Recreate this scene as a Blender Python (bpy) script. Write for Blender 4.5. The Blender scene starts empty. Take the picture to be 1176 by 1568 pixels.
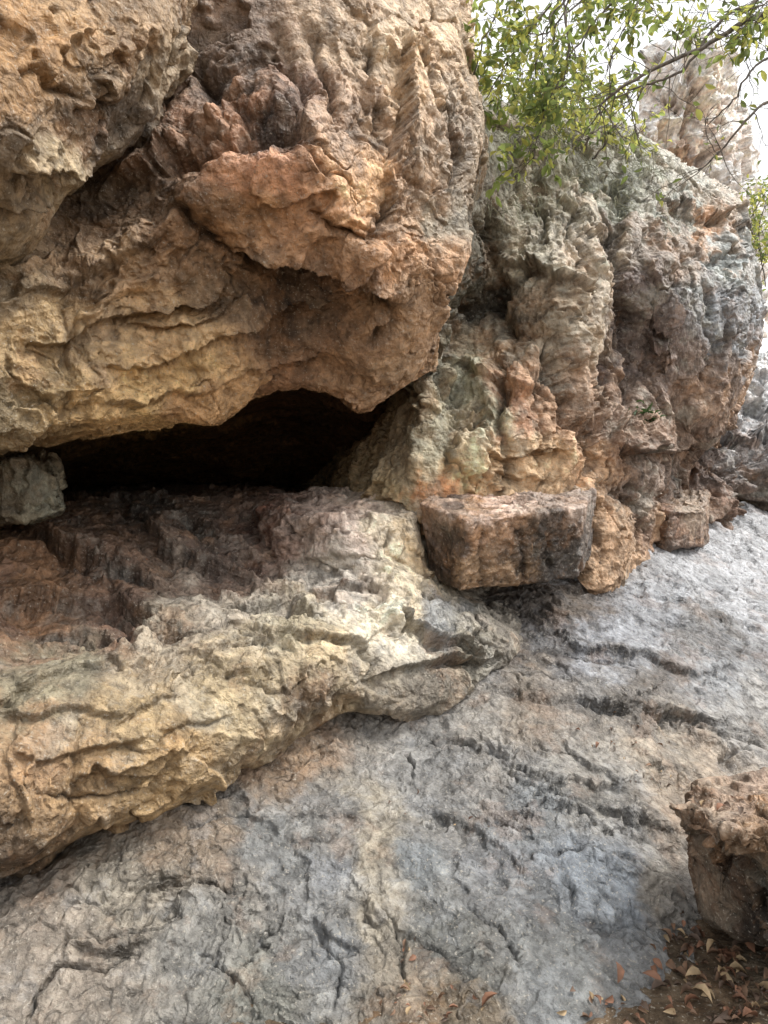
import bpy, math, random
import numpy as np
from mathutils import Vector
random.seed(7); rng=np.random.default_rng(11)
EYE=1.6
# image pixel coordinates and estimated distance along Y in metres, cast from camera -> world metres
def world(a):
    a=np.asarray(a,dtype=np.float64)
    o=np.empty(a.shape); d=a[...,2]
    o[...,0]=(a[...,0]-588)/1176*d; o[...,1]=d; o[...,2]=EYE-(a[...,1]-784)/1176*d
    return o
def lin(c):
    c=np.asarray(c,float)/255.
    return np.where(c<=.04045,c/12.92,((c+.055)/1.055)**2.4)
# ---------------------------------------------------------------- noise
G=rng.normal(size=(256,3)); G/=np.linalg.norm(G,axis=1)[:,None]; G=G.astype(np.float32)
Gx,Gy,Gz=[np.ascontiguousarray(G[:,k]) for k in range(3)]
U=np.uint32
def chunked(f):
    def g(p,s=0):
        n=len(p)
        if n<=32768: return f(p,s)
        r=[f(p[i:i+32768],s) for i in range(0,n,32768)]
        if isinstance(r[0],tuple): return tuple(np.concatenate(x) for x in zip(*r))
        return np.concatenate(r)
    return g
def fin(h):
    h=(h^(h>>U(13)))*U(1274126177); h=h^(h>>U(16)); h=h*U(2246822519); return h^(h>>U(15))
def latt(p):
    fl=np.floor(p); return fl.astype(np.int32).astype(U),(p-fl).astype(np.float32)
@chunked
def perlin(p,s):
    i,f=latt(p); u=f*f*f*(f*(f*6-15)+10); r=0
    hx=[(i[:,0]+U(d))*U(374761393)+U(s*977+13) for d in(0,1)]; hy=[(i[:,1]+U(d))*U(668265263) for d in(0,1)]; hz=[(i[:,2]+U(d))*U(2147483589) for d in(0,1)]
    W=[[1-u[:,k],u[:,k]] for k in range(3)]; Fd=[[f[:,k],f[:,k]-1] for k in range(3)]
    for dx in(0,1):
        for dy in(0,1):
            hxy=hx[dx]+hy[dy]; wxy=W[0][dx]*W[1][dy]
            for dz in(0,1):
                g=fin(hxy+hz[dz])&U(255)
                r=r+wxy*W[2][dz]*(Gx[g]*Fd[0][dx]+Gy[g]*Fd[1][dy]+Gz[g]*Fd[2][dz])
    return r*1.5
def fbm(p,o=4,s=0,g=.5):
    r=0;a=1
    for k in range(o): r=r+a*perlin(p*2.03**k+k*7.3,s+k); a*=g
    return r
def ridged(p,o=4,s=0):
    r=0;a=1
    for k in range(o): r=r+a*(1-2*np.abs(perlin(p*2.1**k+k*3.1,s+k))); a*=.5
    return r/1.9
@chunked
def facet(q,s):
    i,f=latt(q); n=len(q)
    f1=np.full(n,9.,np.float32); f2=f1.copy(); val=np.zeros(n,np.float32); k=np.float32(1/65536.)
    of=(-1,0,1)
    hx=[(i[:,0]+U(d%(1<<32)))*U(374761393)+U(s*977+13) for d in of]; hy=[(i[:,1]+U(d%(1<<32)))*U(668265263) for d in of]; hz=[(i[:,2]+U(d%(1<<32)))*U(2147483589) for d in of]
    for a in range(3):
        for b in range(3):
            for c in range(3):
                h=fin(hx[a]+hy[b]+hz[c]); h2=h*U(2654435761); h2=h2^(h2>>U(14))
                vx=f[:,0]-of[a]-(h&U(65535))*k; vy=f[:,1]-of[b]-(h>>U(16))*k; vz=f[:,2]-of[c]-(h2&U(65535))*k
                d=vx*vx+vy*vy+vz*vz; m=d<f1
                f2=np.where(m,f1,np.minimum(f2,d)); f1=np.where(m,d,f1)
                g=h2>>U(24)
                v=(((h2>>U(16))&U(255)).astype(np.float32)/255-.5)*.6+1.3*(vx*Gx[g]+vy*Gy[g]+vz*Gz[g])
                val=np.where(m,v,val)
    return val, np.sqrt(f2)-np.sqrt(f1)
def sst(x,a,b):
    t=np.clip((x-a)/(b-a),0,1); return t*t*(3-2*t)
# ---------------------------------------------------------------- loft
def basis(n,ts,linear=False):
    B=np.zeros((len(ts),n))
    for r,t in enumerate(ts):
        i=min(int(t),n-2); f=t-i
        if linear: w={i:1-f,i+1:f}
        else:
            w={}
            cs=[-.5*f+f*f-.5*f**3,1-2.5*f*f+1.5*f**3,.5*f+2*f*f-1.5*f**3,-.5*f*f+.5*f**3]
            for k,c in zip((i-1,i,i+1,i+2),cs):
                if k<0: w[0]=w.get(0,0)+2*c; w[1]=w.get(1,0)-c
                elif k>n-1: w[n-1]=w.get(n-1,0)+2*c; w[n-2]=w.get(n-2,0)-c
                else: w[k]=w.get(k,0)+c
        for k,c in w.items(): B[r,k]+=c
    return B
def tsamp(L,step):
    ts=[]
    for i,l in enumerate(L):
        m=max(3,int(l/step)); ts+=list(i+np.arange(m)/m)
    return np.array(ts+[len(L)-1e-9])
def rot(p,th,along,acr):
    c,s=math.cos(th),math.sin(th); q=np.empty_like(p)
    q[:,0]=(p[:,0]*c+p[:,2]*s)*along; q[:,2]=(-p[:,0]*s+p[:,2]*c)*acr; q[:,1]=p[:,1]*acr*.8
    return q
def strokes_h(ab,strokes,P,sc):
    h=np.zeros(len(ab)); seam_dark=np.zeros(len(ab))
    w=np.stack([fbm(P*4,5,91,.6),fbm(P*4+9,5,92,.6)],1)*14
    x=ab+w; var=.55+1.1*np.clip(fbm(P*3+4,3,93)+.4,0,1)
    for st in strokes:
        kind,wd,dp,pts=st; pts=np.array(pts,float); dp=dp*sc
        lo=pts.min(0)-wd*4;hi=pts.max(0)+wd*4
        m=np.where((x[:,0]>lo[0])&(x[:,0]<hi[0])&(x[:,1]>lo[1])&(x[:,1]<hi[1]))[0]
        if not len(m): continue
        X=x[m]; best=np.full(len(m),1e9); side=np.ones(len(m)); tt=np.zeros(len(m)); nseg=len(pts)-1
        for k in range(nseg):
            a=pts[k];b=pts[k+1];ab_=b-a; L=ab_@ab_
            t=np.clip(((X-a)@ab_)/L,0,1); e=X-(a+t[:,None]*ab_); d=np.hypot(e[:,0],e[:,1])
            u=d<best; best=np.where(u,d,best); side=np.where(u,np.sign(ab_[0]*e[:,1]-ab_[1]*e[:,0]),side); tt=np.where(u,(k+t)/nseg,tt)
        taper=np.clip(np.minimum(tt,1-tt)*6,0,1)**.6*var[m]
        if kind=='c':
            g=np.exp(-np.abs(best/wd)**1.4)*taper; h[m]-=dp*g; seam_dark[m]=np.maximum(seam_dark[m],g*.85)
        elif kind=='b': h[m]+=dp*np.exp(-(best/wd)**2)*taper
        else:
            s=np.clip(side*best/2.2,-1,1)
            h[m]+=-s*dp*np.exp(-best/wd)*taper
            g=np.exp(-(best/3.)**2)*np.clip(taper,0,1); seam_dark[m]=np.maximum(seam_dark[m],g*.85)
    return h,seam_dark
def mkmesh(name,V,F,mat,cols=None,smooth=True):
    me=bpy.data.meshes.new(name); V=np.asarray(V,np.float32); F=np.asarray(F,np.int32)
    me.vertices.add(len(V)); me.vertices.foreach_set('co',V.ravel())
    k=F.shape[1]; me.loops.add(F.size); me.loops.foreach_set('vertex_index',F.ravel())
    me.polygons.add(len(F)); me.polygons.foreach_set('loop_start',np.arange(0,F.size,k,dtype=np.int32))
    me.polygons.foreach_set('use_smooth',np.full(len(F),smooth))
    me.update(calc_edges=True)
    if cols is not None:
        a=me.color_attributes.new('Col','FLOAT_COLOR','POINT'); c=np.ones((len(V),4),np.float32); c[:,:3]=cols; a.data.foreach_set('color',c.ravel())
    me.materials.append(mat); ob=bpy.data.objects.new(name,me); bpy.context.scene.collection.objects.link(ob); return ob
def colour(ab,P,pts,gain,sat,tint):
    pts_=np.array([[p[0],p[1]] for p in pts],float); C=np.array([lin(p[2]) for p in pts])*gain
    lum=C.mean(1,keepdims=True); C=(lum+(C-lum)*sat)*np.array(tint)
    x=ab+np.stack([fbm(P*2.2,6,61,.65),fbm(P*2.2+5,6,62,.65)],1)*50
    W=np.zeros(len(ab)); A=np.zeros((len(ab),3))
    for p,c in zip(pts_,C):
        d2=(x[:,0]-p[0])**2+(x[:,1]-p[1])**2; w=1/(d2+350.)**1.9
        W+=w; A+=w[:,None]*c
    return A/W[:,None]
def insert_row(net,i,f):
    return [c[:i+1]+[tuple(np.array(c[i])*(1-f)+np.array(c[i+1])*f)]+c[i+1:] for c in net]
def rock(name,net,mat,colpts,strokes=(),step=2.2,theta=0.,aniso=(.45,1.),amp=(.10,.05,.022,.009),scl=(.9,.34,.12),gain=1.55,linear=False,seed=0,rfine=.01,sat=.8,sstr=1.,edge=.06,crack=.012,tint=(1,1,1),ck=1.):
    C=np.array(net,float)
    def pl(A,B):
        L=np.linalg.norm(world(A)-world(B),axis=-1)/np.minimum(A[...,2],B[...,2])*1176
        mx=(A+B)/2; out=(mx[...,0]<-90)|(mx[...,0]>1270)|(mx[...,1]<-90)|(mx[...,1]>1660)
        return np.where(out,L*.22,L)
    Lc=np.minimum(pl(C[:-1],C[1:]).max(1),500); Lr=np.minimum(pl(C[:,:-1],C[:,1:]).max(0),260)
    tc=tsamp(Lc,step); tr=tsamp(Lr,step)
    S=np.einsum('ia,jb,abk->ijk',basis(C.shape[0],tc,linear),basis(C.shape[1],tr,linear),C)
    P=world(S); n0,n1=P.shape[:2]
    N=np.cross(np.gradient(P,axis=0),np.gradient(P,axis=1)); N/=np.linalg.norm(N,axis=-1)[...,None]+1e-9
    v=-(P-np.array([0,0,EYE])); sg=np.sign((np.sum(N*v,-1)>0).mean()-.5)
    Nf=(N*sg).reshape(-1,3); Pf=P.reshape(-1,3); ab=S.reshape(-1,3)[:,:2]
    under=1-.6*sst(-Nf[:,2],.25,.8)          # undersides are smoother, water-worn
    wq=np.stack([fbm(Pf*1.3+3,5,seed+41,.55),fbm(Pf*1.3+17,5,seed+42,.55),fbm(Pf*1.3+29,5,seed+43,.55)],1)*.35
    q=rot(Pf+wq,theta,*aniso)
    h=amp[0]*fbm(Pf*1.1,3,seed+1)
    v1,e1=facet(q/scl[0],seed+2); h=h+amp[1]*v1*1.3*sst(e1,0,edge*2)
    v2,e2=facet(q/scl[1],seed+3); h=h+amp[2]*v2*1.4*sst(e2,0,edge)*(.4+.6*under)
    msk=np.clip(fbm(Pf*1.2+50,3,seed+9)*1.8+.6,.12,1.4)*under
    v3,e3=facet((q+wq*.2)/scl[2],seed+4); h=h+amp[3]*v3*1.6*msk
    v4,e4=facet((q*np.array([1.4,1,1])+wq*.1)/(scl[2]*.36),seed+14); h=h+amp[3]*.36*v4*1.6*msk
    h=h+rfine*ridged(rot(Pf+wq*.4,theta,aniso[0]*7,aniso[1]*7),4,seed+5)*msk
    fz=fbm(Pf*16,4,seed+6,.6); h=h+rfine*.35*fz
    cm=np.clip(fbm(Pf*1.7,3,seed+7)*3,0,1)*ck; cm2=np.clip(fbm(Pf*2.3+8,3,seed+8)*3-.1,0,1)*ck
    crk=np.exp(-(e2/.025)**2)*cm; crk2=np.exp(-(e3/.05)**2)*cm2
    h=h-crack*crk-crack*.45*crk2
    sh,seam_dark=strokes_h(ab,strokes,Pf,sstr); h=h+sh
    Pf=Pf+Nf*h[:,None]
    cols=colour(ab,Pf,colpts,gain,sat,tint)
    fac=1+.14*v2[:,None]+.2*v3[:,None]*msk[:,None]+.14*v4[:,None]+.28*fbm(Pf*6,4,seed+12,.6)[:,None]+.14*fz[:,None]
    dm=1-.6*np.clip(np.maximum(seam_dark,np.maximum(crk*.85,crk2*.65)),0,1)[:,None]  # colour darkened along stroke lines and crack edges
    cols=np.clip(cols*fac*dm,.01,.85)
    I=np.arange(n0*n1).reshape(n0,n1)
    F=np.stack([I[:-1,:-1],I[1:,:-1],I[1:,1:],I[:-1,1:]],-1).reshape(-1,4)
    if sg<0: F=F[:,::-1]
    return mkmesh(name,Pf,F,mat,cols)
# ---------------------------------------------------------------- materials
def rock_mat(name,rough=(.55,.9),bump=1.,stain=.35,ochre=.25,lichen=.2,spec=.35,lich=(150,160,150),fs=1.):
    m=bpy.data.materials.new(name); m.use_nodes=True; nt=m.node_tree; N=nt.nodes; L=nt.links; b=N['Principled BSDF']
    def node(t,**k):
        n=N.new(t)
        for a,v in k.items(): setattr(n,a,v)
        return n
    tc=node('ShaderNodeTexCoord')
    def noise(scale,detail=8,rg=.6,vec=None,dist=0,out='Fac'):
        n=node('ShaderNodeTexNoise'); n.inputs['Scale'].default_value=scale; n.inputs['Detail'].default_value=detail; n.inputs['Roughness'].default_value=rg; n.inputs['Distortion'].default_value=dist
        L.new(vec or tc.outputs['Object'],n.inputs['Vector']); return n.outputs[out]
    def mr(v,a,b_,c,d):
        n=node('ShaderNodeMapRange'); n.inputs[1].default_value=a;n.inputs[2].default_value=b_;n.inputs[3].default_value=c;n.inputs[4].default_value=d; L.new(v,n.inputs[0]); return n.outputs[0]
    def mix(bt,fac,A,B):
        n=node('ShaderNodeMix',data_type='RGBA',blend_type=bt)
        if isinstance(fac,float): n.inputs[0].default_value=fac
        else: L.new(fac,n.inputs[0])
        for s,x in ((6,A),(7,B)):
            if isinstance(x,tuple): n.inputs[s].default_value=(*x,1)
            else: L.new(x,n.inputs[s])
        return n.outputs[2]
    def comb(v):
        n=node('ShaderNodeCombineXYZ'); [L.new(v,n.inputs[i]) for i in range(3)]; return n.outputs[0]
    def ma(op,a,b_):
        n=node('ShaderNodeMath',operation=op)
        for i,x in enumerate((a,b_)):
            if isinstance(x,float): n.inputs[i].default_value=x
            else: L.new(x,n.inputs[i])
        return n.outputs[0]
    at=node('ShaderNodeAttribute',attribute_name='Col'); col=at.outputs['Color']
    mp=node('ShaderNodeMapping'); mp.inputs['Scale'].default_value=(5,3,1.1); L.new(tc.outputs['Object'],mp.inputs['Vector'])
    A=noise(3.2,9,.7); st=noise(1.3,7,.7,vec=mp.outputs[0]); F=noise(20*fs,6,.66); S=noise(80*fs,3,.6)
    col=mix('MIX',mr(A,.53,.60,0,ochre),col,tuple(lin((170,124,82))*1.2))
    col=mix('MIX',mr(A,.46,.40,0,lichen),col,tuple(lin(lich)*1.5))
    col=mix('MULTIPLY',mr(st,.52,.6,0,stain),col,(.35,.32,.3))
    col=mix('MULTIPLY',1.,col,comb(mr(F,.32,.68,.55,1.42)))
    col=mix('MULTIPLY',mr(S,.56,.64,0,.5),col,(.28,.25,.23))
    col=mix('MIX',mr(S,.4,.32,0,.4),col,tuple(lin((215,206,190))))
    L.new(col,b.inputs['Base Color'])
    L.new(mr(st,.35,.65,rough[0],rough[1]),b.inputs['Roughness'])
    b.inputs['Specular IOR Level'].default_value=spec
    vo=node('ShaderNodeTexVoronoi'); vo.inputs['Scale'].default_value=26*fs
    wv=node('ShaderNodeVectorMath',operation='MULTIPLY_ADD'); L.new(noise(9*fs,3,.6,out='Color'),wv.inputs[0]); wv.inputs[1].default_value=(.16,.16,.16); L.new(tc.outputs['Object'],wv.inputs[2]); L.new(wv.outputs[0],vo.inputs['Vector'])
    hgt=ma('ADD',noise(15*fs,9,.62,dist=.3),ma('MULTIPLY',vo.outputs['Distance'],.28))
    b1=node('ShaderNodeBump'); b1.inputs['Strength'].default_value=1.; b1.inputs['Distance'].default_value=.055*bump; L.new(hgt,b1.inputs['Height'])
    L.new(b1.outputs[0],b.inputs['Normal'])
    return m
def plain(name,c,rough=.8,var=.35,transl=0.,sc=9.,c2=None):
    m=bpy.data.materials.new(name); m.use_nodes=True; nt=m.node_tree; N=nt.nodes; L=nt.links; b=N['Principled BSDF']
    n=N.new('ShaderNodeTexNoise'); n.inputs['Scale'].default_value=sc; n.inputs['Detail'].default_value=3
    tc=N.new('ShaderNodeTexCoord'); L.new(tc.outputs['Object'],n.inputs['Vector'])
    r=N.new('ShaderNodeValToRGB'); a=np.array(c); r.color_ramp.elements[0].position=.38; r.color_ramp.elements[1].position=.62
    r.color_ramp.elements[0].color=(*(a*(1-var)),1); r.color_ramp.elements[1].color=(*(np.array(c2) if c2 is not None else a*(1+var)),1)
    L.new(n.outputs['Fac'],r.inputs[0]); L.new(r.outputs[0],b.inputs['Base Color']); b.inputs['Roughness'].default_value=rough
    if transl:
        t=N.new('ShaderNodeBsdfTranslucent'); L.new(r.outputs[0],t.inputs['Color']); mx=N.new('ShaderNodeMixShader'); mx.inputs[0].default_value=transl
        L.new(b.outputs[0],mx.inputs[1]); L.new(t.outputs[0],mx.inputs[2]); L.new(mx.outputs[0],N['Material Output'].inputs['Surface'])
    return m
# ---------------------------------------------------------------- slab
cx=[-700,-200,60,250,420,600,760,900,1040,1176,1400]
rows=[([1150,1150,1120,1050,980,900,850,820,790,770,760],[3.4,3.4,3.5,3.8,4.3,5.1,5.6,6.2,7.2,8.6,10]),
([1320,1320,1290,1190,1120,1010,940,895,868,845,840],[2.9,2.9,3.05,3.25,3.5,4.2,4.7,5.2,6.0,7.2,8.4]),
([1400,1400,1370,1300,1230,1150,1080,1020,990,960,960],[2.65,2.65,2.75,2.95,3.2,3.6,3.95,4.3,4.7,5.3,6]),
([1480,1480,1470,1430,1400,1350,1300,1250,1190,1130,1130],[2.45,2.45,2.5,2.65,2.75,2.9,3.1,3.3,3.65,4.15,4.6]),
([1600,1600,1600,1600,1590,1580,1560,1520,1440,1330,1330],[2.25,2.25,2.27,2.3,2.33,2.35,2.38,2.5,2.8,3.35,3.4]),
([1800]*8+[1640,1500,1500],[2.05]*8+[2.3,2.7,2.7])]
net=[[(x,r[0][i],r[1][i]) for r in rows] for i,x in enumerate(cx)]
SL=[(200,1350,(134,126,112)),(100,1450,(147,136,122)),(30,1400,(124,114,102)),(300,1450,(128,126,120)),(500,1250,(122,121,118)),(560,1320,(168,158,139)),(545,1240,(156,147,130)),(575,1420,(158,149,132)),(610,1500,(136,127,112)),(500,1340,(120,122,124)),(640,1330,(112,117,119)),(780,1330,(122,124,126)),(900,1200,(148,144,136)),(890,1340,(124,131,138)),(950,1370,(126,134,142)),(1000,1150,(156,145,129)),(1060,1200,(159,144,126)),(860,980,(92,88,86)),(830,1000,(82,77,74)),(930,970,(156,159,165)),(1000,950,(162,165,170)),(1000,1020,(102,96,90)),(1100,880,(178,180,184)),(1150,900,(178,180,184)),(1100,1000,(150,153,156)),(1100,960,(122,118,114)),(700,1450,(102,103,99)),(700,1540,(114,100,80)),(450,1170,(128,108,86)),(300,1280,(134,118,99)),(750,1120,(144,139,131)),(820,1070,(134,124,111)),(400,1520,(118,118,110)),(850,1500,(118,120,118)),(520,1450,(116,118,118)),(1000,1350,(142,135,124)),(640,1180,(130,129,126)),(870,920,(114,102,90)),(960,1050,(112,106,98)),(420,1300,(120,121,119)),(820,1240,(124,128,130)),(1130,1100,(146,143,138)),(700,1230,(134,132,128)),(760,1000,(100,92,84))]
SS=[('s',30,.022,[(735,1055),(800,1060),(880,1075),(960,1085),(1060,1100),(1176,1125)]),
('c',5,.035,[(735,1050),(820,1062),(900,1078),(1000,1092),(1080,1108)]),
('s',30,.022,[(800,970),(880,985),(980,1000),(1060,1025),(1140,1035)]),('c',4,.03,[(820,990),(900,1000),(980,1008)]),
('s',30,.02,[(850,900),(930,905),(1010,920),(1060,935)]),('c',3,.02,[(1020,880),(1090,900),(1176,915)]),
('s',20,.016,[(1010,1090),(1060,1115),(1176,1130)]),('s',22,.02,[(1090,940),(1130,950),(1176,970)]),
('s',35,.014,[(640,1130),(720,1140),(800,1170),(870,1215),(960,1250),(1010,1290)]),('c',3,.016,[(640,1130),(720,1140),(800,1170),(870,1215)]),
('s',25,.014,[(760,1150),(790,1190),(840,1220)]),('s',20,.012,[(860,1130),(900,1180),(960,1200)]),
('s',25,.012,[(960,1150),(1030,1170),(1100,1200)]),('c',3,.018,[(700,1200),(760,1260),(850,1280)]),
('s',25,.014,[(900,1230),(980,1250),(1060,1280)]),('c',3,.016,[(820,1300),(900,1290),(980,1310),(1040,1350)]),
('c',3,.026,[(30,1420),(60,1390),(110,1370),(180,1400),(240,1350),(330,1370),(420,1360)]),
('s',20,.024,[(205,1420),(235,1365),(280,1350)]),
('c',3,.024,[(30,1568),(50,1510),(90,1470),(150,1480),(200,1450)]),
('c',3,.022,[(90,1470),(100,1410),(140,1370),(150,1320)]),
('s',18,.016,[(100,1440),(160,1460),(230,1450)]),
('c',3,.016,[(300,1450),(360,1480),(400,1568)]),('c',3,.016,[(470,1400),(520,1480),(500,1560)]),
('b',14,.024,[(545,1240),(560,1310),(575,1390),(600,1460)]),
('c',4,.022,[(575,1300),(590,1390),(615,1450),(630,1500)]),
('c',4,.02,[(870,1330),(885,1400),(940,1420),(1010,1400)]),
('s',22,.014,[(470,1400),(500,1430),(540,1450)]),('s',20,.012,[(440,1290),(480,1330),(470,1390)]),
('s',24,.012,[(640,1240),(690,1260),(760,1300),(800,1350)]),
('c',4,.018,[(400,1180),(390,1230),(330,1260),(290,1280)]),
('s',25,.014,[(430,1300),(500,1290),(560,1230)]),('c',3,.014,[(700,1380),(760,1420),(800,1480)]),('c',3,.014,[(620,1320),(650,1380),(700,1420)]),
]
m_slab=rock_mat('slab_rock',rough=(.22,.5),bump=.95,stain=.28,ochre=.12,lichen=.18,spec=.55,lich=(142,146,150))
rock('rock_slab',net,m_slab,SL,SS,step=2.1,theta=-.4,aniso=(.4,1.),amp=(.04,.035,.018,.0075),scl=(.8,.36,.12),gain=1.02,seed=100,sat=.9,sstr=1.,rfine=.009,crack=.014)
# ---------------------------------------------------------------- ledge
B=[
[(-700,800,7),(-700,830,4.2),(-700,880,3.1),(-700,1010,2.5),(-700,1090,2.4),(-700,1200,2.4),(-700,1370,2.4),(-700,1390,2.8),(-700,1300,3.8)],
[(-300,770,10),(-300,820,4.4),(-300,880,3.3),(-300,1010,2.7),(-300,1090,2.5),(-300,1200,2.45),(-300,1370,2.45),(-300,1390,2.8),(-300,1300,3.8)],
[(30,750,11),(0,800,4.8),(0,870,3.8),(0,1000,3.0),(0,1080,2.75),(0,1190,2.6),(0,1322,2.55),(0,1330,2.9),(0,1250,3.7)],
[(150,742,11),(130,770,5.0),(130,855,4.1),(130,985,3.2),(130,1060,2.9),(130,1160,2.75),(135,1262,2.75),(140,1268,3.1),(140,1190,3.9)],
[(260,738,11),(270,758,5.1),(270,840,4.3),(275,930,3.6),(270,1010,3.2),(270,1110,2.95),(265,1212,2.95),(270,1214,3.3),(270,1120,4.2)],
[(370,736,11),(385,762,5.1),(390,845,4.5),(400,895,3.95),(400,960,3.55),(400,1040,3.3),(395,1132,3.25),(400,1135,3.6),(400,1050,4.4)],
[(450,736,11),(500,775,4.9),(505,840,4.5),(510,885,4.05),(510,950,3.7),(512,1010,3.5),(508,1062,3.5),(515,1085,3.9),(510,1000,4.8)],
[(500,742,11),(600,800,4.8),(600,845,4.45),(605,890,4.1),(600,960,3.85),(600,1030,3.7),(600,1094,3.7),(605,1098,4.1),(605,1000,5)],
[(560,755,10),(635,820,4.85),(645,860,4.6),(655,900,4.3),(670,960,4.05),(675,1020,3.85),(675,1078,3.85),(680,1080,4.2),(680,980,5)],
[(700,790,7),(700,880,5.1),(715,905,4.8),(730,928,4.5),(740,970,4.2),(740,1010,4.05),(738,1052,4.05),(745,1050,4.4),(745,960,5.2)],
[(800,850,6.5),(790,905,5.1),(790,925,4.9),(790,945,4.65),(795,970,4.45),(797,990,4.35),(795,1008,4.35),(800,1008,4.7),(800,950,5.4)],
[(850,900,6.5),(830,930,5.6),(825,940,5.4),(822,955,5.2),(822,970,5.1),(822,985,5.1),(822,1000,5.1),(822,1005,5.3),(822,980,5.8)]]
B=insert_row(B,0,.86)
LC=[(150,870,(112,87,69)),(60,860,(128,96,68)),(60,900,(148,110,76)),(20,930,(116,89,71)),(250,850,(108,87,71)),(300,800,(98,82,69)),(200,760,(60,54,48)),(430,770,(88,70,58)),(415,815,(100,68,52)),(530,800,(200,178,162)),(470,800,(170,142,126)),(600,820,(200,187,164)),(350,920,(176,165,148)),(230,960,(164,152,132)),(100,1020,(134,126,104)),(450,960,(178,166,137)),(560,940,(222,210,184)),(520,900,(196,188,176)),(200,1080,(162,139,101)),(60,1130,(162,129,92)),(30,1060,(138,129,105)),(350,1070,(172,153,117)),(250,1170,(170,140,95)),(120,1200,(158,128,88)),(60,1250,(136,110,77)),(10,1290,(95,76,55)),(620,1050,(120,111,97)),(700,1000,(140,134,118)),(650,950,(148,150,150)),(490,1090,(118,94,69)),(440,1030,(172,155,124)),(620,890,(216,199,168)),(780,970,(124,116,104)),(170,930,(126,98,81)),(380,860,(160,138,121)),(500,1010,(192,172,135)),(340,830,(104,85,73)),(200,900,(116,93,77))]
LS=[('c',8,.06,[(20,835),(80,850),(150,880),(230,940)]),('s',40,.08,[(0,910),(90,905),(180,915),(240,945)]),('s',30,.05,[(20,810),(110,850),(190,870),(250,890)]),('s',30,.05,[(190,800),(260,840),(330,865),(400,880)]),
('c',8,.06,[(280,775),(310,830),(380,860),(430,880)]),('s',25,.05,[(60,950),(150,955),(230,965),(290,945)]),
('s',40,.035,[(235,1060),(300,1020),(380,985),(470,980),(550,985),(600,960)]),('c',5,.03,[(100,820),(180,830),(260,860)]),
('c',4,.03,[(440,880),(440,930),(470,960)]),('c',4,.03,[(330,1020),(380,1050),(440,1060),(520,1010)]),
('s',26,.03,[(0,1080),(60,1095),(130,1080),(190,1100)]),('s',26,.03,[(20,1150),(90,1160),(160,1150),(230,1120)]),
('s',22,.026,[(100,1200),(160,1180),(230,1190),(300,1140)]),('s',22,.026,[(170,1110),(220,1090),(280,1050)]),
('c',4,.024,[(40,1210),(120,1220),(200,1215),(260,1190)]),('s',26,.05,[(600,940),(680,985),(740,1000)]),
('s',24,.05,[(560,1040),(620,1020),(700,1010),(770,1000)]),('c',7,.03,[(640,905),(690,930),(760,945)]),
('c',5,.03,[(545,985),(570,1010),(560,1050)]),('c',4,.03,[(160,1130),(230,1150),(290,1110),(350,1100)]),('s',20,.03,[(330,930),(420,910),(520,890),(600,900)]),
]
m_ledge=rock_mat('ledge_rock',rough=(.35,.65),bump=.9,stain=.22,ochre=.18,lichen=.18,spec=.5,lich=(168,168,160))
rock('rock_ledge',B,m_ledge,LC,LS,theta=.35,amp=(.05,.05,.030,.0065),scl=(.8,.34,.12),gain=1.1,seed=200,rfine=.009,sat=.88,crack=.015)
# ---------------------------------------------------------------- overhang
def ext(c): 
    x,y,d=c[-1]; return c+[(x,-350,d+.6),(x,-650,d+2.5),(x,-650,d+8)]
D=[ext(c) for c in [
[(-800,1100,7),(-800,1050,3.5),(-800,1000,2.4),(-800,800,2.2),(-800,600,2.2),(-800,400,2.1),(-800,200,2.1),(-800,50,2.2),(-800,-120,2.4)],  # unseen left closing, added to keep light out of the cave
[(-320,840,8),(-310,830,3.7),(-300,790,2.8),(-300,650,2.6),(-300,500,2.5),(-300,380,2.5),(-300,200,2.6),(-300,50,2.7),(-300,-120,2.8)],
[(0,800,11),(0,680,4.4),(0,690,3.2),(0,600,3.1),(0,500,3.05),(0,400,3.1),(0,250,3.35),(0,80,3.4),(0,-100,3.4)],
[(150,770,11),(140,630,4.9),(140,664,3.5),(135,590,3.35),(130,490,3.3),(130,390,3.35),(130,240,3.5),(140,80,3.6),(140,-100,3.6)],
[(280,765,11),(270,610,5.1),(270,650,3.8),(260,570,3.62),(255,470,3.5),(255,360,3.35),(265,250,3.35),(285,110,3.7),(300,-60,3.75)],
[(360,765,11),(348,600,5.2),(334,650,3.95),(338,560,3.75),(340,460,3.6),(345,350,3.4),(352,225,3.25),(375,110,3.65),(390,-60,3.8)],
[(440,765,11),(430,570,5.4),(400,604,4.2),(420,530,3.95),(425,440,3.72),(430,340,3.45),(440,215,3.25),(450,100,3.65),(460,-60,3.85)],
[(500,765,11),(510,580,5.4),(495,612,4.3),(502,550,4.1),(505,460,3.82),(505,350,3.5),(515,220,3.4),(525,100,3.72),(530,-60,3.95)],
[(530,765,10),(570,600,5.4),(552,642,4.3),(568,560,4.05),(575,470,3.75),(578,380,3.55),(580,250,3.6),(590,100,3.85),(595,-60,4.15)],
[(620,740,9),(650,560,5.3),(642,582,4.35),(648,510,4.05),(650,440,3.85),(655,360,3.8),(662,240,3.9),(660,100,4.1),(645,-60,4.4)],
[(690,700,8),(690,560,5.6),(662,560,4.8),(668,500,4.4),(685,430,4.2),(705,360,4.2),(728,230,4.3),(708,100,4.5),(690,-60,4.8)],
[(700,700,9),(700,560,7),(680,555,6.5),(680,500,6.3),(690,430,6.2),(710,360,6.2),(730,240,6.2),(710,110,6.4),(692,-60,6.8)]]]
D=insert_row(D,0,.8)
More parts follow.
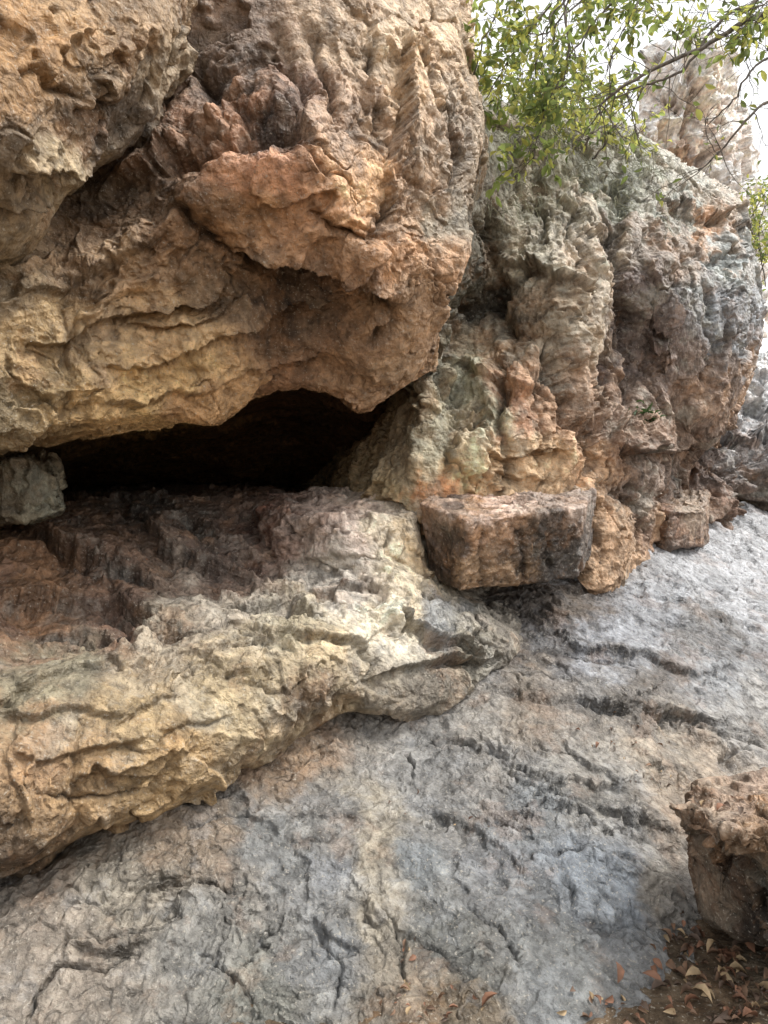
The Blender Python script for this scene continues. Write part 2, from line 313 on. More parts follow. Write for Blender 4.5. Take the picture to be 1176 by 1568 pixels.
DC=[(100,50,(120,96,66)),(30,120,(125,96,62)),(200,150,(90,76,64)),(450,130,(110,89,78)),(350,100,(80,69,62)),(520,40,(134,116,98)),(600,60,(158,140,119)),(640,120,(172,147,120)),(680,200,(124,112,100)),(400,245,(168,124,97)),(320,240,(150,111,86)),(550,270,(178,142,106)),(480,290,(156,119,90)),(600,400,(160,123,92)),(620,330,(142,117,96)),(300,320,(114,88,64)),(380,330,(136,103,72)),(430,450,(70,55,43)),(500,440,(62,50,41)),(350,420,(100,81,61)),(200,430,(146,121,95)),(120,400,(122,101,80)),(250,510,(148,124,93)),(160,540,(128,108,85)),(250,600,(174,146,102)),(330,590,(150,119,84)),(100,600,(118,100,72)),(60,520,(156,133,99)),(180,620,(168,140,99)),(550,560,(126,99,76)),(480,520,(104,81,63)),(430,570,(124,94,71)),(620,560,(138,114,91)),(640,480,(134,109,86)),(0,650,(102,89,67)),(560,400,(128,98,73)),(0,450,(96,83,65)),(560,180,(134,113,97)),(700,330,(112,106,96)),(250,300,(98,79,62)),(180,350,(116,94,73)),(420,195,(60,49,43)),(150,280,(72,60,49))]
DS=[('c',18,.30,[(255,235),(300,212),(350,200),(390,190),(440,185),(470,170)]),
('s',60,.08,[(150,300),(250,215),(340,200),(450,180)]),
('s',40,.09,[(370,375),(430,400),(500,405),(560,430),(600,470)]),
('b',30,.05,[(40,600),(150,600),(260,560),(330,490),(400,470)]),
('s',35,.06,[(60,520),(150,500),(240,470),(300,470),(350,440)]),
('s',35,.06,[(150,570),(230,560),(330,520),(440,470),(520,460)]),
('s',30,.035,[(100,620),(220,620),(330,590),(430,545),(520,530)]),
('c',6,.05,[(480,330),(520,360),(570,365),(620,300),(630,250)]),
('c',12,.09,[(560,455),(590,470),(600,520)]),('c',14,.07,[(565,500),(575,530)]),
('c',7,.06,[(470,30),(480,90),(520,180),(560,220)]),('c',7,.06,[(600,240),(640,280),(650,340)]),
('s',30,.06,[(610,60),(620,160),(600,240),(610,330)]),('c',5,.06,[(640,20),(660,120),(690,180),(710,260)]),
('c',12,.07,[(300,100),(330,150),(380,165),(420,150)]),('c',12,.09,[(430,30),(440,90),(470,150)]),
('s',24,.06,[(490,440),(540,450),(570,400),(600,390)]),('c',7,.05,[(250,290),(300,340),(380,400),(430,405)]),('c',5,.05,[(560,20),(570,120),(590,200)]),
('s',22,.04,[(30,450),(120,430),(200,400),(260,350)]),('s',20,.035,[(200,500),(290,500),(380,440)]),
]
m_over=rock_mat('overhang_rock',rough=(.4,.7),bump=.9,stain=.28,ochre=.2,lichen=.12,spec=.45,lich=(168,152,128))
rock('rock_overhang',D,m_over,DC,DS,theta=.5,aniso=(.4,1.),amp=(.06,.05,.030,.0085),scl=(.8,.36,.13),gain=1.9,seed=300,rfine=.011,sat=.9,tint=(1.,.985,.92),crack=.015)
Ub=[[(-500,500,3.6),(-500,470,2.6),(-500,330,2.1),(-500,150,1.95),(-500,-30,2.0),(-500,-300,2.3),(-500,-500,4)],
[(-150,470,3.7),(-160,440,2.9),(-160,320,2.4),(-160,150,2.2),(-160,-30,2.25),(-160,-300,2.5),(-150,-500,4)],
[(0,420,3.8),(0,405,3.0),(0,310,2.65),(0,160,2.45),(0,0,2.5),(0,-250,2.8),(0,-500,4)],
[(100,330,3.9),(90,335,3.15),(85,270,2.85),(90,140,2.65),(95,0,2.7),(95,-250,3.0),(95,-500,4.2)],
[(200,230,4),(180,245,3.3),(165,200,3.0),(170,110,2.85),(175,0,2.9),(175,-250,3.2),(175,-500,4.3)],
[(270,140,4),(245,165,3.45),(235,130,3.2),(235,70,3.05),(240,0,3.1),(240,-250,3.4),(240,-500,4.4)],
[(290,110,4.2),(285,115,3.8),(285,90,3.6),(285,40,3.5),(280,0,3.5),(275,-250,3.8),(270,-500,4.6)],
[(290,110,5),(290,110,4.8),(290,80,4.8),(288,40,4.8),(285,0,4.8),(280,-250,4.8),(280,-500,5)]]
UC=[(100,40,(128,103,73)),(30,60,(138,105,66)),(30,160,(130,100,65)),(200,60,(118,96,72)),(70,180,(122,101,78)),(150,190,(92,78,66)),(60,300,(126,109,87)),(20,380,(110,96,76)),(240,100,(134,118,97)),(100,260,(142,127,103)),(0,240,(92,80,66)),(200,200,(86,76,66))]
US=[('c',8,.07,[(30,110),(60,100),(90,130),(130,150)]),('c',8,.06,[(110,180),(150,160),(190,180)]),('s',40,.07,[(0,270),(60,250),(120,260),(170,210)]),('s',30,.05,[(0,330),(60,310),(110,280)])]
rock('roof_boulder',Ub,m_over,UC,US,theta=.6,amp=(.05,.05,.028,.006),scl=(.7,.36,.13),gain=1.65,seed=350,rfine=.009,sat=.9,tint=(1.,.985,.92))
# ---------------------------------------------------------------- right cliff
E=[[(440,820,9),(460,760,9),(520,700,8.2),(575,640,7.6),(620,560,7.2),(660,440,7),(690,300,7),(700,150,7),(700,40,8),(700,0,15)],
[(540,800,5.5),(545,757,5.45),(572,700,5.45),(603,640,5.4),(632,560,5.6),(660,430,5.7),(690,300,5.6),(705,180,5.7),(710,120,6.5),(710,60,15)],
[(575,815,5.0),(580,765,4.95),(600,700,4.95),(620,640,5.0),(645,560,5.2),(672,430,5.3),(700,300,5.3),(715,185,5.4),(720,140,6.5),(720,100,15)],
[(635,820,4.8),(642,770,4.75),(648,700,4.75),(655,630,4.8),(668,550,4.98),(692,430,5.1),(722,310,5.1),(735,195,5.3),(738,160,6.3),(738,130,15)],
[(700,820,4.8),(705,760,4.75),(710,690,4.75),(712,620,4.95),(720,540,5.35),(735,430,5.5),(755,320,5.4),(765,208,5.6),(765,180,6.6),(765,160,15)],
[(780,830,4.95),(780,765,4.9),(780,700,4.85),(780,620,4.85),(785,550,5.1),(790,440,5.35),(800,320,5.6),(805,215,5.9),(805,190,7),(805,170,15)],
[(850,840,5.1),(850,770,5.05),(850,700,5.0),(850,620,5.0),(855,540,5.1),(860,430,5.2),(865,310,5.7),(870,210,6.2),(870,190,7.3),(870,175,15)],
[(920,930,5.2),(925,885,5.2),(925,760,5.25),(925,640,5.4),(925,550,5.6),(925,430,5.6),(925,310,6.0),(930,205,6.6),(930,190,7.6),(930,180,15)],
[(985,900,5.9),(982,845,5.9),(985,755,5.6),(990,650,5.6),(985,560,6.0),(985,440,5.8),(990,330,6.0),(995,255,6.8),(995,235,8),(995,225,15)],
[(1045,880,6.8),(1045,800,7.2),(1045,740,7.2),(1035,665,6.7),(1040,600,6.2),(1040,470,5.9),(1045,375,6.2),(1055,295,7.0),(1055,278,8),(1055,268,15)],
[(1100,860,8),(1090,800,8),(1085,720,7.8),(1085,655,6.8),(1095,600,6.3),(1100,480,6.2),(1100,400,6.5),(1105,318,7.2),(1105,302,8.2),(1105,296,15)],
[(1130,860,8.5),(1125,790,8.5),(1120,700,8.3),(1107,655,7.4),(1132,600,7.0),(1152,490,6.9),(1148,430,7.0),(1136,362,7.5),(1132,348,8.4),(1132,340,15)],
[(1140,860,10),(1130,790,10),(1123,700,10),(1110,650,9.5),(1126,600,9),(1148,480,9),(1143,420,9),(1132,366,9),(1130,352,10),(1130,346,15)]]
EC=[(620,700,(166,152,124)),(600,735,(160,145,110)),(700,720,(208,188,148)),(655,745,(190,134,88)),(660,650,(148,143,122)),(740,600,(154,154,132)),(750,650,(196,184,156)),(800,620,(168,127,98)),(820,700,(186,157,121)),(780,720,(182,154,119)),(760,480,(76,69,58)),(720,450,(74,72,60)),(700,400,(94,91,80)),(720,300,(116,109,97)),(800,300,(140,137,122)),(830,380,(156,150,133)),(850,500,(164,151,131)),(780,560,(132,107,82)),(770,260,(114,114,97)),(850,260,(144,144,126)),(900,400,(190,176,157)),(870,330,(158,151,136)),(960,450,(106,95,91)),(960,360,(122,114,106)),(950,280,(140,143,130)),(1050,330,(148,155,148)),(1065,360,(172,128,90)),(1010,360,(122,112,102)),(1100,400,(142,150,150)),(1120,500,(126,131,136)),(1050,480,(110,107,107)),(1000,540,(98,86,82)),(1060,600,(114,97,85)),(1110,600,(150,123,99)),(880,650,(168,135,107)),(890,720,(186,151,116)),(930,830,(160,131,102)),(940,660,(132,110,94)),(980,720,(124,108,96)),(1050,790,(122,98,81)),(1080,740,(88,75,67)),(920,560,(146,124,104)),(670,560,(116,114,98)),(640,600,(138,123,99)),(830,460,(130,112,91)),(1060,540,(114,100,91))]
ES=[('c',12,.12,[(745,300),(760,400),(755,480),(790,500),(860,520)]),('c',16,.14,[(690,560),(700,500),(730,470),(780,450)]),
('b',16,.07,[(735,560),(745,620),(720,680),(705,740)]),('c',8,.07,[(700,560),(695,640),(680,740)]),
('c',8,.08,[(770,540),(765,620),(770,700),(790,755)]),('b',14,.06,[(655,560),(645,650),(630,740)]),
('c',10,.1,[(840,510),(845,580),(870,640),(900,690)]),('b',24,.08,[(860,420),(880,500),(870,560)]),
('c',12,.14,[(960,250),(945,330),(950,430),(965,540),(975,640)]),('c',8,.08,[(905,240),(915,330),(935,450),(935,560),(925,640)]),
('c',8,.12,[(905,640),(915,700),(905,760),(900,850)]),('c',8,.1,[(965,750),(985,790),(975,860)]),
('s',40,.12,[(940,680),(1000,690),(1060,680),(1120,640)]),('c',6,.07,[(1010,340),(1030,380),(1080,400),(1140,400)]),
('c',7,.06,[(1000,420),(1060,440),(1080,520)]),('c',10,.1,[(720,730),(735,745)]),('c',8,.08,[(905,740),(960,745),(1010,760)]),
('s',30,.09,[(780,400),(830,420),(880,460)]),('c',6,.06,[(820,240),(830,320),(820,400)]),('s',26,.06,[(1010,290),(1060,330),(1150,350)]),
('s',20,.05,[(730,690),(790,700),(860,690)]),('c',5,.05,[(820,560),(830,640),(820,740)]),('c',6,.06,[(1070,420),(1090,520),(1080,600)]),('c',5,.05,[(880,250),(870,350),(890,450)]),
]
m_cliff=rock_mat('cliff_rock',rough=(.4,.75),bump=1.1,stain=.3,ochre=.2,lichen=.28,spec=.45,lich=(166,168,158),fs=.8)
rock('rock_cliff',E,m_cliff,EC,ES,theta=1.45,aniso=(.32,1.),amp=(.06,.06,.048,.013),scl=(.9,.38,.15),gain=1.5,seed=400,rfine=.015,sat=.9,crack=.02)
Gn=[[(940,900,8),(950,840,7.6),(960,790,7.6),(960,700,8),(965,640,8.4),(970,600,9),(970,600,11)],
[(1010,900,8),(1010,838,7.3),(1020,780,7.3),(1020,710,7.6),(1025,660,8.2),(1025,620,9),(1025,610,11)],
[(1080,890,8),(1085,825,7.4),(1085,770,7.3),(1085,700,7.5),(1085,670,8),(1085,640,9),(1085,630,11)],
[(1130,880,8.4),(1125,812,8.0),(1130,780,7.7),(1130,720,7.7),(1130,665,8.2),(1132,590,9.2),(1130,580,11)],
[(1180,880,8.8),(1165,815,8.6),(1170,780,8.2),(1170,700,8.1),(1172,650,8.7),(1172,565,9.6),(1172,555,12)],
[(1350,900,9),(1350,850,8.5),(1350,780,8.2),(1350,700,8.2),(1350,620,9),(1350,545,9.8),(1350,530,12)]]
GC=[(1040,740,(92,76,67)),(1090,700,(102,87,79)),(1100,780,(124,95,75)),(1060,800,(119,95,76)),(1150,700,(118,115,114)),(1160,650,(144,145,148)),(1150,600,(192,197,202)),(1176,570,(200,204,207)),(1160,780,(108,94,82)),(1000,800,(129,102,83))]
rock('rock_outcrop',Gn,m_cliff,GC,[('c',14,.2,[(1090,810),(1130,770),(1176,790)]),('s',30,.12,[(1080,660),(1130,680),(1176,670)]),('c',9,.08,[(1040,690),(1090,720),(1176,730)])],theta=0,amp=(.10,.12,.08,.022),scl=(.9,.4,.17),gain=1.5,seed=500,rfine=.025)
T=[[(940,520,17),(945,350,17),(955,230,17),(975,140,17),(990,95,17.5),(995,85,20)],
[(975,520,16),(980,350,16),(985,230,16),(1000,130,16.3),(1010,80,16.8),(1015,70,20)],
[(1020,520,15.8),(1020,350,15.8),(1025,220,15.9),(1040,120,16),(1050,66,16.5),(1052,56,20)],
[(1070,520,15.8),(1070,350,15.8),(1072,220,15.9),(1085,120,16),(1095,72,16.5),(1095,62,20)],
[(1120,520,16),(1120,350,16),(1118,240,16.2),(1112,180,16.4),(1105,105,16.8),(1102,95,20)],
[(1150,520,17),(1145,350,17),(1138,250,17),(1130,190,17),(1110,115,17.5),(1108,105,20)],
[(1150,520,20),(1145,350,20),(1138,250,20),(1130,195,20),(1110,120,20),(1108,110,21)]]
TC=[(1000,180,(208,200,194)),(1050,120,(220,205,196)),(1060,220,(216,186,162)),(1110,200,(210,198,190)),(1100,300,(202,198,193)),(1030,260,(216,180,148)),(1140,300,(204,208,206)),(1090,140,(220,196,176))]  # tower colours paled to paint in the bright haze and glow
m_tow=rock_mat('tower_rock',bump=1.3,stain=.1,ochre=.25,lichen=.3,fs=.5,lich=(208,208,204))
rock('rock_tower',T,m_tow,TC,[('c',6,.3,[(1060,90),(1065,200),(1060,350)]),('c',6,.3,[(1000,140),(1110,160)]),('c',6,.3,[(1110,120),(1115,220),(1125,300)]),('s',20,.3,[(1000,230),(1110,220)])],theta=1.4,amp=(.2,.30,.18,.04),scl=(2.2,.9,.4),gain=1.5,seed=600,rfine=.03,step=3)
# ---------------------------------------------------------------- blocks
def prism(name,top,bot,mat,cols,seed,amp,scl=(.5,.2,.08),gain=1.4,strokes=(),step=2.2,rfine=.005,theta=0,sat=.9):
    top=np.array(top,float); bot=np.array(bot,float); tcn=top.mean(0); bcn=bot.mean(0)
    net=[]; n=len(top)
    for i in list(range(n))+[0]:
        t,b=top[i],bot[i]
        net.append([tuple(tcn),tuple(t*.96+tcn*.04),tuple(t*.98+b*.02),tuple((t+b)/2*1.0),tuple(b*.97+t*.03),tuple(b*.95+bcn*.05),tuple(bcn)])
    return rock(name,net,mat,cols,strokes,linear=True,seed=seed,amp=amp,scl=scl,gain=gain,step=step,rfine=rfine,theta=theta,aniso=(.8,1.),crack=.006,sat=sat)
m_block=rock_mat('block_rock',rough=(.25,.55),bump=.6,stain=.8,ochre=.25,lichen=.08,spec=.5)
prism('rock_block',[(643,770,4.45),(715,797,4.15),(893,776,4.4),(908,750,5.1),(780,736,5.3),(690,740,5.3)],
 [(664,886,4.55),(704,908,4.28),(885,886,4.55),(905,850,5.2),(780,860,5.4),(700,870,5.4)],m_block,
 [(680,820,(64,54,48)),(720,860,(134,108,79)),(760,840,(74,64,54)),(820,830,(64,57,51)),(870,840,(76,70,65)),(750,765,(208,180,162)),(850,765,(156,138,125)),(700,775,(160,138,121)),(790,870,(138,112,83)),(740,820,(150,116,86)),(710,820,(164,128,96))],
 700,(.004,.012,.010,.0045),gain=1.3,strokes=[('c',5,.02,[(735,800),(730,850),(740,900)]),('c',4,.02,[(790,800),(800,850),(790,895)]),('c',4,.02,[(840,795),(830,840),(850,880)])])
prism('rock_block',[(985,775,6.4),(1025,782,6.15),(1078,782,6.3),(1080,755,7.2),(1000,750,7.2)],[(978,835,6.4),(1020,842,6.2),(1075,835,6.4),(1080,835,7.2),(1000,835,7.2)],m_block,
 [(1000,800,(135,102,81)),(1050,810,(110,89,74)),(1060,770,(148,130,112)),(1020,830,(74,62,53))],710,(.02,.03,.02,.009))
prism('rock_block',[(392,782,4.75),(432,792,4.45),(530,802,4.25),(632,792,4.4),(645,768,5.2),(500,752,5.4),(405,752,5.3)],
 [(418,858,4.75),(440,880,4.4),(530,905,4.12),(655,908,4.3),(660,850,5.2),(540,850,5.4),(430,840,5.3)],m_ledge,
 [(405,810,(104,68,50)),(420,840,(96,66,52)),(450,830,(182,153,136)),(470,775,(176,155,141)),(560,775,(204,188,170)),(530,830,(214,193,178)),(590,840,(214,199,174)),(640,850,(202,177,138)),(500,870,(206,195,180)),(600,885,(224,207,175)),(430,770,(124,98,84)),(620,780,(188,173,149))],
 760,(.02,.04,.028,.007),scl=(.6,.3,.11),gain=1.12,strokes=[('c',4,.03,[(590,795),(600,840),(625,880)]),('c',4,.025,[(440,800),(480,820),(530,815)]),('s',20,.03,[(450,860),(520,850),(600,860)])])
m_bould=rock_mat('boulder_rock',rough=(.4,.7),bump=.6,stain=.5,ochre=.3,lichen=.1,fs=1.2)
prism('boulder',[(1024,1230,2.75),(1085,1262,2.48),(1180,1290,2.3),(1330,1270,2.35),(1330,1190,3.1),(1200,1185,3.2),(1066,1196,3.1)],
 [(1082,1402,2.85),(1095,1412,2.70),(1180,1450,2.48),(1330,1460,2.5),(1330,1400,3.1),(1200,1390,3.2),(1090,1390,3.1)],m_bould,
 [(1050,1260,(122,94,70)),(1080,1230,(160,137,116)),(1130,1230,(166,143,124)),(1120,1290,(134,103,72)),(1160,1340,(118,96,74)),(1110,1340,(92,71,54)),(1130,1410,(64,55,47)),(1176,1280,(134,107,79)),(1170,1420,(62,53,46))],
 720,(.03,.04,.022,.0035),scl=(.42,.2,.08),gain=.95,rfine=.004,strokes=[('s',22,.03,[(1035,1255),(1070,1285),(1110,1300),(1176,1310)]),('c',5,.03,[(1090,1250),(1110,1300),(1100,1360)])])
m_small=rock_mat('small_rock',bump=.7,stain=.3,ochre=.12,lichen=.3)
prism('cave_rock',[(-60,722,4.1),(0,702,3.95),(45,704,4.0),(90,728,4.2),(72,704,4.6),(-20,700,4.6)],[(-60,800,4.1),(5,800,4.0),(45,800,4.02),(96,782,4.2),(80,780,4.6),(-20,790,4.6)],m_small,
 [(20,740,(110,103,88)),(70,760,(145,139,118)),(40,780,(98,89,72)),(0,720,(74,66,57)),(85,740,(118,113,97))],730,(.02,.03,.025,.006),scl=(.35,.16,.07),gain=1.7)
# ---------------------------------------------------------------- ground
def axis(lo,hi,c0,c1,f,n):
    a=np.linspace(c0,c1,f); l=c0-np.geomspace(.05,c0-lo,n)[::-1]; r=c1+np.geomspace(.05,hi-c1,n); return np.concatenate([l,a,r])
gx=axis(-400,400,-1.2,2.4,300,30); gy=axis(-400,400,1.8,4.0,180,30)
X,Y=np.meshgrid(gx,gy,indexing='ij'); Pg=np.stack([X,Y,np.zeros_like(X)],-1).reshape(-1,3)
Pg[:,2]=.02*fbm(Pg*2,4,801)+.012*fbm(Pg*14,4,802)+.01
far=np.hypot(Pg[:,0],Pg[:,1]); Pg[:,2]+=np.where(far>15,fbm(Pg*.02,3,803)*1.2,0)
cg=np.tile(lin((98,84,68)),(len(Pg),1))*(1+.5*fbm(Pg*6,4,804)[:,None]); cg=np.clip(cg,.02,.5)
cg[far>6]*=2.6
I=np.arange(len(Pg)).reshape(X.shape); F=np.stack([I[:-1,:-1],I[1:,:-1],I[1:,1:],I[:-1,1:]],-1).reshape(-1,4)
m_ground=rock_mat('dirt_ground',rough=(.8,.95),bump=.6,stain=.1,ochre=.1,lichen=.05,spec=.2)
mkmesh('ground',Pg,F,m_ground,cg)
# ---------------------------------------------------------------- leaves & branches
class Tube:
    def __init__(s): s.V=[];s.F=[];s.n=0
    def add(s,pts,r0,r1,k=6):
        pts=np.asarray(pts,float); n=len(pts)
        if n<2:return
        T=np.gradient(pts,axis=0); T/=np.linalg.norm(T,axis=1)[:,None]+1e-9
        up=np.array([.3,.2,.9]); A=np.cross(T,up); A/=np.linalg.norm(A,axis=1)[:,None]+1e-9; Bv=np.cross(T,A)
        rr=np.linspace(r0,r1,n); th=np.arange(k)*2*math.pi/k
        ring=pts[:,None]+rr[:,None,None]*(np.cos(th)[None,:,None]*A[:,None]+np.sin(th)[None,:,None]*Bv[:,None])
        s.V.append(ring.reshape(-1,3)); I=s.n+np.arange(n*k).reshape(n,k); J=np.roll(I,-1,1)
        s.F.append(np.stack([I[:-1],J[:-1],J[1:],I[1:]],-1).reshape(-1,4)); s.n+=n*k
    def make(s,name,mat): return mkmesh(name,np.concatenate(s.V),np.concatenate(s.F),mat)
class Leaves:
    def __init__(s): s.c=[];s.d=[];s.l=[];s.u=[]
    def add(s,p,d,l,u=None): s.c.append(p);s.d.append(d);s.l.append(l);s.u.append(u if u is not None else rng.normal(size=3))
    def make(s,name,mat,wr=.42,cup=.15,curl=.15,mats=None):
        c=np.array(s.c);d=np.array(s.d);d/=np.linalg.norm(d,axis=1)[:,None];l=np.array(s.l)[:,None];u=np.array(s.u)
        sd=np.cross(d,u);sd/=np.linalg.norm(sd,axis=1)[:,None]+1e-9;n=np.cross(sd,d)
        W_=(wr*(.7+.6*rng.random(len(c))))[:,None]; K_=(curl*(.2+1.8*rng.random(len(c))))[:,None]
        def P(t,w,z,kz=0): return c+d*l*t+sd*l*w*W_+n*l*(z+K_*kz)
        prof=[(0,0),(.22,.38),(.5,.5),(.78,.3),(1,0)]
        V=[P(0,0,0)]
        for t,w in prof[1:4]:
            zc=math.sin(t*2.6); V+= [P(t,-w,cup*w*2,zc),P(t,0,0,zc),P(t,w,cup*w*2,zc)]
        V.append(P(1,0,0,.6)); V=np.stack(V,1); nv=V.shape[1]; N=len(c)
        tri=[(0,2,1),(0,3,2),(7,8,10),(8,9,10)]; quad=[(1,2,5,4),(2,3,6,5),(4,5,8,7),(5,6,9,8)]
        tris=tri+[(a,b,c_) for a,b,c_,e in quad]+[(a,c_,e) for a,b,c_,e in quad]
        base=(np.arange(N)*nv)[:,None,None]; Fi=(base+np.array(tris)[None]).reshape(-1,3)
        ob=mkmesh(name,V.reshape(-1,3),Fi,mat)
        if mats:
            for m in mats: ob.data.materials.append(m)
            mi=np.repeat(rng.integers(0,len(mats)+1,N),len(tris)).astype(np.int32); ob.data.polygons.foreach_set('material_index',mi)
        return ob
def curve(pts,n=24,jit=.01):
    C=np.array(pts,float)[None]; ts=np.linspace(0,len(pts)-1-1e-9,n); P=np.einsum('jb,abk->ajk',basis(len(pts),ts),C)[0]
    P=world(P); j=np.cumsum(rng.normal(size=P.shape)*jit,0); j-=np.linspace(0,1,n)[:,None]*j[-1]; return P+j
m_leafA=plain('leaf_green',(.17,.24,.07),.5,.35,.6,3,c2=(.34,.42,.13)); m_leafB=plain('leaf_yellowgreen',(.48,.49,.13),.5,.3,.6,3); m_leafC=plain('leaf_dark',(.07,.13,.04),.5,.3,.45,3)
m_bark=plain('bark',(.10,.085,.07),.9,.4,0,30)
def grow(tb,lv,path,r0,r1,n2,len2,leaf,lsz,droop=.25,sub=True,start=.15):
    tb.add(path,r0,r1)
    n=len(path)
    for k in range(n2):
        i=int(n*(start+(1-start)*rng.random())); i=min(max(i,1),n-1)
        t=path[i]-path[i-1]; t/=np.linalg.norm(t)+1e-9
        d=t*.7+rng.normal(size=3)*.7; d[2]-=droop; d/=np.linalg.norm(d)
        L=len2*(.4+rng.random()*.8); m=9; p=path[i].copy(); pts=[p.copy()]
        for s in range(m):
            d=d+rng.normal(size=3)*.16; d[2]-=droop*.12; d/=np.linalg.norm(d); p=p+d*L/m; pts.append(p.copy())
            if s>1 and rng.random()<leaf:
                for sg in range(1+int(rng.random()*2)):
                    ld=d*.6+rng.normal(size=3)*.7; ld[2]-=.35; lv.add(p+rng.normal(size=3)*.006,ld,lsz*(.6+rng.random()*.7))
            if sub and s in(3,5,7) and rng.random()<.75:
                e=d+rng.normal(size=3)*.7; e/=np.linalg.norm(e); pp=p.copy(); ps=[pp.copy()]
                for z in range(5):
                    e=e+rng.normal(size=3)*.15; e/=np.linalg.norm(e); pp=pp+e*L*.09; ps.append(pp.copy())
                    if rng.random()<leaf*1.1:
                        ld=e*.5+rng.normal(size=3)*.7; ld[2]-=.35; lv.add(pp,ld,lsz*(.6+rng.random()*.7))
                tb.add(ps,r1*.5,r1*.25,4)
        tb.add(pts,r1*.9,r1*.3,4)
tb=Tube(); lv=Leaves()
trunk=curve([(1620,1150,4.9),(1600,800,4.8),(1570,400,4.8),(1530,100,4.9),(1480,-150,5.0),(1430,-500,5.0)],30,.03); tb.add(trunk,.16,.07,12)
hub=(1480,-150,5.0); hub2=(1530,100,4.9)
grow(tb,lv,curve([hub2,(1300,0,4.6),(1176,30,4.3),(1080,78,4.2),(1000,112,4.15),(935,155,4.1),(915,175,4.1)],40,.006),.020,.004,38,.34,.12,.055,.2)
grow(tb,lv,curve([hub,(1300,-120,4.6),(1176,-10,4.4),(1110,30,4.3),(1050,110,4.2),(985,135,4.15),(940,150,4.1)],40,.006),.015,.0035,30,.36,.10,.055,.2)
grow(tb,lv,curve([hub2,(1350,160,4.5),(1230,130,4.3),(1160,165,4.2),(1110,220,4.2),(1070,262,4.2)],34,.006),.014,.0035,24,.3,.06,.05,.15)
grow(tb,lv,curve([hub2,(1330,60,4.7),(1176,95,4.5),(1120,150,4.4),(1085,190,4.4)],30,.006),.012,.003,20,.3,.08,.05,.15)
for e in [((1000,-60,4.8),(930,20,4.7),(880,80,4.6),(850,150,4.6)),((900,-90,4.9),(840,10,4.8),(790,90,4.7),(745,150,4.7)),((840,-120,5),(770,-10,4.9),(735,60,4.8),(720,130,4.8)),((1050,-90,4.6),(1000,-20,4.5),(960,40,4.4),(930,110,4.4)),((960,-80,5.2),(880,-20,5.1),(830,50,5.0),(810,120,5.0)),((1250,-60,4.4),(1180,0,4.2),(1140,20,4.2)),((900,-60,5.3),(870,40,5.3),(900,120,5.3)),((960,-90,5.0),(900,-20,4.9),(850,40,4.8),(790,50,4.8)),((900,-40,4.8),(860,80,4.7),(830,170,4.6),(815,260,4.6))]:
    grow(tb,lv,curve([hub,(1250,-300,4.9)]+list(e),44,.008),.012,.003,19,.36,.5,.065,.35,start=.5)
tr=bpy.data.objects.new('tree',None); bpy.context.scene.collection.objects.link(tr)
o=tb.make('branches',m_bark); o.parent=tr; o=lv.make('foliage',m_leafA,mats=[m_leafB,m_leafA]); o.parent=tr
tb=Tube(); lv=Leaves()
for k in range(24):
    x=720+rng.random()*230; y0=225+rng.random()*20; d=5.9+rng.random()*1.6
    x1=x+rng.normal()*45; h=40+rng.random()*100
    grow(tb,lv,curve([(x,y0,d),((x+x1)/2,y0-h*.5,d-.1),(x1,y0-h,d-.2)],14,.012),.009,.003,10,.32,.5,.055,-.1)
sh=bpy.data.objects.new('shrub',None); bpy.context.scene.collection.objects.link(sh)
o=tb.make('stems',m_bark); o.parent=sh; o=lv.make('foliage',m_leafB,mats=[m_leafA,m_leafB]); o.parent=sh
tb=Tube(); lv=Leaves()
for k in range(10):
    x=1140+rng.random()*70; d=8.6+rng.random(); y0=380+rng.random()*60
    grow(tb,lv,curve([(x,y0,d),(x+rng.normal()*12,y0-50,d),(x+rng.normal()*25,y0-90-rng.random()*40,d)],10,.01),.008,.003,7,.3,.6,.06,0)
sh=bpy.data.objects.new('shrub.001',None); bpy.context.scene.collection.objects.link(sh)
o=tb.make('stems',m_bark); o.parent=sh; o=lv.make('foliage',m_leafB,mats=[m_leafA]); o.parent=sh
tb=Tube()
for k in range(520):
    x=735+rng.random()*280; y=195+rng.random()**2*130+(max(0,x-940)*.55); d=5.55+(x-735)/280*1.1-(y-200)*.0018+rng.normal()*.05
    p=world(np.array([x,y,d])); dr=np.array([rng.normal()*.5,-.5-rng.random()*.4,.5*rng.random()]); pts=[p.copy()]; L=.12+rng.random()*.22
    for s in range(7):
        dr=dr+np.array([rng.normal()*.15,0,-.35]); dr/=np.linalg.norm(dr); p=p+dr*L/7; pts.append(p.copy())
    tb.add(pts,.0028,.001,3)
tb.make('hanging_grass',plain('dry_grass',(.26,.26,.18),.9,.4,0,5))
lv=Leaves()
for k in range(60):
    p=world(np.array([985+rng.normal()*9,640+rng.normal()*9,5.5])); lv.add(p,rng.normal(size=3)+np.array([0,-.6,.2]),.07,)
lv.make('fern',m_leafC,wr=.25)
litm=[plain('dry_leaf_brown',(.17,.10,.06),.7,.4,.1,20),plain('dry_leaf_tan',(.36,.26,.15),.7,.3,.1,20),plain('dry_leaf_dark',(.10,.065,.045),.7,.3,.1,20),plain('dry_leaf_rust',(.22,.11,.065),.7,.3,.1,20)]
bpy.context.view_layer.update(); dg=bpy.context.evaluated_depsgraph_get(); sc=bpy.context.scene
lv=Leaves()
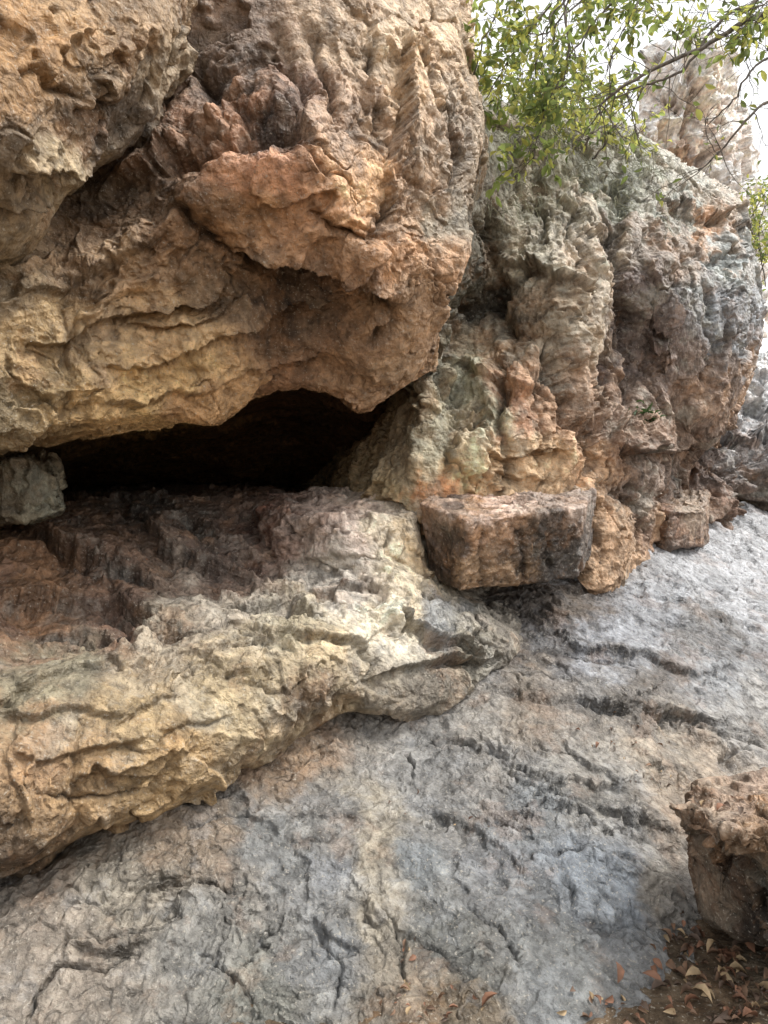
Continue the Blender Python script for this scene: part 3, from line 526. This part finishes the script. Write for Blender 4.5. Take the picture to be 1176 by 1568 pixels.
def scatter(n,px,py,sx,sy,l):
    for _ in range(n):
        x=px+rng.normal()*sx; y=py+rng.normal()*sy; t=world(np.array([x,y,1.0])); o=Vector((0,0,EYE)); dr=Vector(t)-o; dr.normalize()
        ok,loc,nr,_,ob,_=sc.ray_cast(dg,o,dr)
        if not ok or nr.z<.15 or ob.name.startswith(('branches','foliage')): continue
        dd=np.cross(np.array(nr),rng.normal(size=3)); u=np.array(nr)+rng.normal(size=3)*.5
        lv.add(np.array(loc)+np.array(nr)*.006,dd,l*(.3+1.1*rng.random()**1.5),u)
scatter(150,1110,1495,60,45,.05); scatter(60,1150,1555,60,25,.05); scatter(20,1060,1440,20,15,.04); scatter(26,950,1545,50,25,.035)
scatter(30,640,1540,35,22,.025); scatter(4,725,1545,14,10,.055); scatter(12,625,1465,12,10,.028); scatter(24,960,1130,45,30,.028); scatter(10,1000,1195,30,10,.028); scatter(10,1120,1235,30,14,.035)
scatter(10,660,1250,50,20,.022); scatter(10,180,870,60,15,.022)
lv.make('leaf_litter',litm[0],mats=litm[1:],wr=.5,cup=.25,curl=.22)
# ---------------------------------------------------------------- light
w=bpy.data.worlds.new('World'); sc.world=w; w.use_nodes=True; nt=w.node_tree; bg=nt.nodes['Background']
sk=nt.nodes.new('ShaderNodeTexSky'); sk.sky_type='NISHITA'; sk.sun_disc=False; EL=math.radians(58); AZ=math.radians(92)
sk.sun_elevation=EL; sk.sun_rotation=AZ; sk.dust_density=6; sk.air_density=1
hs=nt.nodes.new('ShaderNodeHueSaturation'); hs.inputs['Saturation'].default_value=.3; hs.inputs['Value'].default_value=2.2
mx=nt.nodes.new('ShaderNodeMix'); mx.data_type='RGBA'; mx.inputs[0].default_value=.55; mx.inputs[7].default_value=(10.6,10.5,10.3,1)
nt.links.new(sk.outputs[0],hs.inputs['Color']); nt.links.new(hs.outputs[0],mx.inputs[6]); nt.links.new(mx.outputs[2],bg.inputs['Color']); bg.inputs['Strength'].default_value=.15
sl=bpy.data.lights.new('sun','SUN'); sl.energy=2.8; sl.angle=math.radians(10); sl.color=(1,.97,.92); so=bpy.data.objects.new('sun',sl); sc.collection.objects.link(so)
sd=Vector((math.sin(AZ)*math.cos(EL),math.cos(AZ)*math.cos(EL),math.sin(EL))); so.rotation_euler=sd.to_track_quat('Z','Y').to_euler()
cam=bpy.data.cameras.new('camera'); cam.sensor_fit='HORIZONTAL'; cam.sensor_width=36; cam.lens=36; cam.clip_end=2000; cam.clip_start=.05
co=bpy.data.objects.new('camera',cam); sc.collection.objects.link(co); co.location=(0,0,EYE); co.rotation_euler=(math.radians(90),0,0); sc.camera=co
sc.view_settings.view_transform='Standard'; sc.view_settings.look='None'; sc.view_settings.exposure=0
